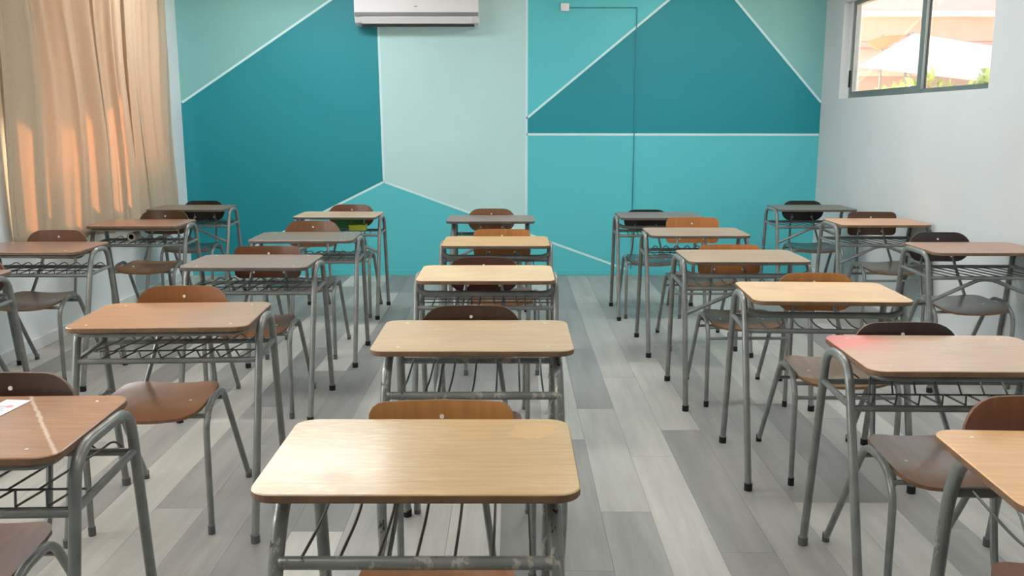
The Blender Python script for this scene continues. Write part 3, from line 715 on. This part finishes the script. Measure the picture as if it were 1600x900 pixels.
# id: Xc, Ynear, yaw, frame, rack, brace, apron, laminate, edge, tint, steel, look, chair(x, Yback, scale), style, back tint, seat tint, low bars, chair look
BR, OR, DK, BK = (108, 66, 34), (186, 132, 74), (64, 42, 28), (30, 24, 22)
D = {
'L1': (-1.255, 1.733, 2,  'wide', 'zig', 0, 0, 'lam_streak', 'edge', (176, 138, 112), 'steel', 'glossy brown desk with pale streak and card', (-1.280, 2.200, .995), 'oval', DK, (130, 84, 54), 0, 'dark brown rounded-back'),
'L2': (-1.212, 2.929, 3,  'out', 'zig', 0, 0, 'lam', 'edge', (174, 136, 106), 'steel', 'warm brown desk with a zigzag wire book rack', (-1.271, 3.430, 1.0), 'oval', (146, 92, 46), (132, 90, 64), 0, 'reddish-brown rounded-back'),
'L3': (-1.285, 4.199, 0,  'out', 'zig', 0, 0, 'lam_matte', 'edge_grey', (132, 118, 108), 'steel', 'grey-brown desk', (-1.280, 4.655, .985), 'rect', (100, 58, 28), (120, 78, 52), 0, 'red-brown square-back'),
'L4': (-1.245, 5.186, 1,  'out', 'zig', 0, 0, 'lam', 'edge_grey', (150, 128, 110), 'steel', 'dull brown desk', (-1.290, 5.798, 1.0), 'oval', (122, 82, 50), (110, 100, 92), 0, 'mid-brown rounded-back'),
'L5': (-1.297, 6.505, -1, 'out', 'rods', 1, 0, 'lam_matte', 'edge_grey', (182, 166, 142), 'steel', 'light beige desk with green and yellow boxes in its rack', (-1.252, 6.960, 1.0), 'oval', (114, 70, 42), (110, 100, 92), 0, 'red-brown rounded-back'),
'W0': (-2.630, 3.707, 0,  'out', 'zig', 0, 0, 'lam', 'edge', (150, 118, 100), 'steel', 'brown desk cut off by the left edge of the photo', (-2.565, 4.190, .995), 'oval', (90, 36, 28), (112, 76, 40), 0, 'dark red rounded-back'),
'W1': (-2.622, 4.713, 0,  'out', 'zig', 0, 0, 'lam', 'edge', (142, 116, 104), 'steel', 'dull brown desk', (-2.690, 5.286, 1.0), 'oval', (110, 68, 38), (96, 84, 80), 0, 'red-brown rounded-back'),
'W2': (-2.540, 5.930, 1,  'out', 'zig', 0, 0, 'lam', 'edge', (158, 116, 98), 'steel', 'reddish-brown desk with a cream roll in its rack', (-2.514, 6.489, 1.0), 'oval', (82, 54, 26), (122, 90, 62), 0, 'dark brown rounded-back'),
'W3': (-2.600, 7.080, 0,  'out', 'zig', 1, 0, 'lam_matte', 'edge_grey', (124, 110, 92), 'steel', 'olive-brown desk in the corner beside the curtain', (-2.595, 7.530, .975), 'oval', BK, (70, 62, 56), 0, 'near-black rounded-back'),
'C1': (-.182, 1.557, 0,   'in', 'rods', 0, 0, 'lam_worn_sheen', 'edge', (206, 174, 126), 'steel_worn', 'big worn glossy tan desk with chipped grey legs', (-.165, 2.040, .970), 'rect', OR, (176, 112, 52), 0, 'orange square-back'),
'C2': (-.122, 2.616, 0,   'in', 'rods', 0, 0, 'lam_matte', 'edge', (202, 180, 148), 'steel_worn', 'pale tan desk with a chipped front edge', (-.143, 3.090, .989), 'oval', DK, (110, 78, 50), 0, 'dark brown rounded-back'),
'C3': (-.117, 3.839, 0,   'out', 'hoops', 0, 1, 'lam_matte', 'edge', (226, 202, 164), 'steel', 'light cream desk with bright leg loops', (-.136, 4.300, .976), 'oval', (70, 36, 26), (150, 110, 96), 0, 'dark maroon rounded-back'),
'C4': (-.092, 4.965, 0,   'out', 'rods', 0, 1, 'lam_matte', 'edge_grey', (206, 172, 124), 'steel', 'light tan desk with a grey apron rail', (-.060, 5.430, .984), 'rect', (176, 118, 60), (120, 80, 52), 0, 'orange-brown square-back'),
'C5': (-.152, 6.230, 0,   'in', 'rods', 1, 0, 'lam_matte', 'edge_grey', (132, 120, 114), 'steel', 'grey-brown desk', (-.153, 6.700, .992), 'oval', (128, 88, 54), (110, 92, 80), 0, 'mid-brown rounded-back'),
'R0': (1.235, 1.472, -3,  'in', 'rods', 0, 0, 'lam', 'edge', (232, 184, 130), 'steel_worn', 'orange-tan desk cut off by the right edge of the photo', (1.215, 1.995, 1.0), 'oval', (118, 70, 42), (150, 90, 56), 0, 'brown rounded-back'),
'R1': (1.306, 2.390, -1,  'out', 'zig', 0, 0, 'lam_pink', 'edge', (218, 186, 158), 'steel', 'peach-tan desk with a pink stain on its far left corner', (1.284, 2.850, .976), 'oval', (48, 32, 26), (146, 118, 98), 0, 'blackish-brown rounded-back'),
'R2': (1.255, 3.378, -2.5,'out', 'rods', 0, 1, 'lam_matte', 'edge', (232, 200, 158), 'steel', 'light peach-cream desk with a thick grey apron rail', (1.318, 3.850, .976), 'oval', (178, 120, 62), (176, 142, 104), 1, 'orange-brown rounded-back'),
'R3': (1.184, 4.378, 0,   'wide', 'rods', 1, 1, 'lam_matte', 'edge_grey', (178, 158, 134), 'steel', 'beige desk', (1.185, 4.830, .964), 'rect', (184, 118, 62), (130, 100, 82), 1, 'orange square-back'),
'R4': (1.155, 5.420, 0,   'out', 'zig', 0, 0, 'lam_matte', 'edge_grey', (166, 146, 126), 'steel', 'dull beige desk', (1.207, 5.998, 1.0), 'rect', (192, 124, 66), (126, 100, 84), 1, 'orange square-back'),
'R5': (1.095, 6.460, 0,   'out', 'rods', 0, 1, 'lam_matte', 'edge_grey', (120, 110, 106), 'steel', 'dark grey-brown desk', (1.037, 6.920, .955), 'oval', (26, 20, 18), (86, 84, 82), 0, 'black rounded-back'),
'S1': (2.550, 4.690, 0,   'wide', 'slant', 1, 0, 'lam_matte', 'edge', (178, 148, 130), 'steel', 'pinkish-brown desk', (2.478, 5.176, 1.0), 'oval', (46, 34, 28), (92, 88, 86), 0, 'very dark brown rounded-back'),
'S2': (2.530, 6.000, 0,   'wide', 'slant', 1, 0, 'lam_matte', 'edge', (206, 164, 134), 'steel', 'pale pinkish-tan desk', (2.600, 6.470, .99), 'rect', (84, 54, 28), (126, 112, 92), 1, 'dark brown square-back'),
'S3': (2.435, 7.080, 0,   'wide', 'slant', 1, 0, 'lam_matte', 'edge_grey', (124, 120, 112), 'steel', 'grey desk in the right back corner', (2.442, 7.530, .975), 'oval', (20, 17, 16), (70, 70, 68), 0, 'black rounded-back'),
}
counts = {'W': 4, 'L': 5, 'C': 5, 'R': 6, 'S': 3}
for key, (xc, yn, yaw, kind, rack, br, ap, lam, edge, tint, stl, look, ch, style, bc, stc, low, clook) in D.items():
    c, i = key[0], int(key[1]); n = (i if c in 'WR' else i-1)
    pos = ORD[n] if n < counts[c]-1 else 'last'
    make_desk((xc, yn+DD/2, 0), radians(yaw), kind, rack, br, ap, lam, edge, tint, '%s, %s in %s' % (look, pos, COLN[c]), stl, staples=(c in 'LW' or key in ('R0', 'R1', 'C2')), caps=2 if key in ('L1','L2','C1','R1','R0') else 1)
    yb = max(ch[1], yn+DD+.045)
    make_chair((ch[0], yb-.235*ch[2], 0), radians(yaw*.5 + R_.uniform(-1, 1)), ch[2], style, bc, stc, low, '%s chair tucked under %s desk in %s' % (clook, pos, COLN[c]))

# ================================================================ SMALL THINGS
card = thing('card', 'white printed card with a pink spot lying on the glossy brown left foreground desk', 'card', (-1.224, 2.058, DT), radians(-5))
link('sheet', boxmesh('sheet', (-.032, .032, -.07, .07, .0006, .0018), 'paper'), card)
bm = bmesh.new(); tube(bm, [(0,0,.0016), (0,0,.0022)], .009, 14); o = link('printed_spot', mesh('printed_spot', bm, 'pink'), card, (.010, .018, 0))
bm = bmesh.new()
for k in range(6): box(bm, -.026, .004+.008*(k % 2), -.055+.014*k, -.052+.014*k, .0016, .0021)
link('printed_lines', mesh('printed_lines', bm, 'ink'), card)
rack_z = .629
g = thing('folder_box', 'green box in the rack of the last desk in second column', 'box', (-1.235, 6.505+.315, rack_z))
link('shell', boxmesh('shell', (-.105, .105, -.035, .035, 0, .066), 'green', .004), g)
link('lid', boxmesh('lid', (-.108, .108, -.038, .038, .052, .070), 'green', .003), g)
y_ = thing('folder_box', 'yellow box in front of the green one in the same rack', 'box', (-1.155, 6.505+.19, rack_z))
link('shell', boxmesh('shell', (-.06, .06, -.05, .05, 0, .040), 'yellow', .004), y_)
link('lid', boxmesh('lid', (-.062, .062, -.052, .052, .032, .044), 'yellow', .003), y_)
r = thing('paper_roll', 'small cream roll with a dark hollow end lying on a left-wall desk rack', 'roll', (-2.60, 5.93+.20, .6245))
def ringtube(bm, ro, ri, y0, y1, n=20):
    R = [[bm.verts.new((rad*cos(2*pi*k/n), y, ro+rad*sin(2*pi*k/n))) for k in range(n)] for rad, y in ((ro, y0), (ro, y1), (ri, y1), (ri, y0))]
    for a in range(4):
        for k in range(n): bm.faces.new((R[a][k], R[a][(k+1) % n], R[(a+1) % 4][(k+1) % n], R[(a+1) % 4][k]))
    bmesh.ops.recalc_face_normals(bm, faces=bm.faces)
bm = bmesh.new(); ringtube(bm, .030, .017, -.05, .05); link('roll', mesh('roll', bm, 'cream', True), r)
bm = bmesh.new(); ringtube(bm, .0168, .013, -.049, .049); o = link('core', mesh('core', bm, 'rubber', True), r, (0, 0, .0132))
bm = bmesh.new(); tube(bm, [(0, .0, .030), (0, .045, .030)], .0135, 14); link('plug', mesh('plug', bm, 'rubber', True), r)
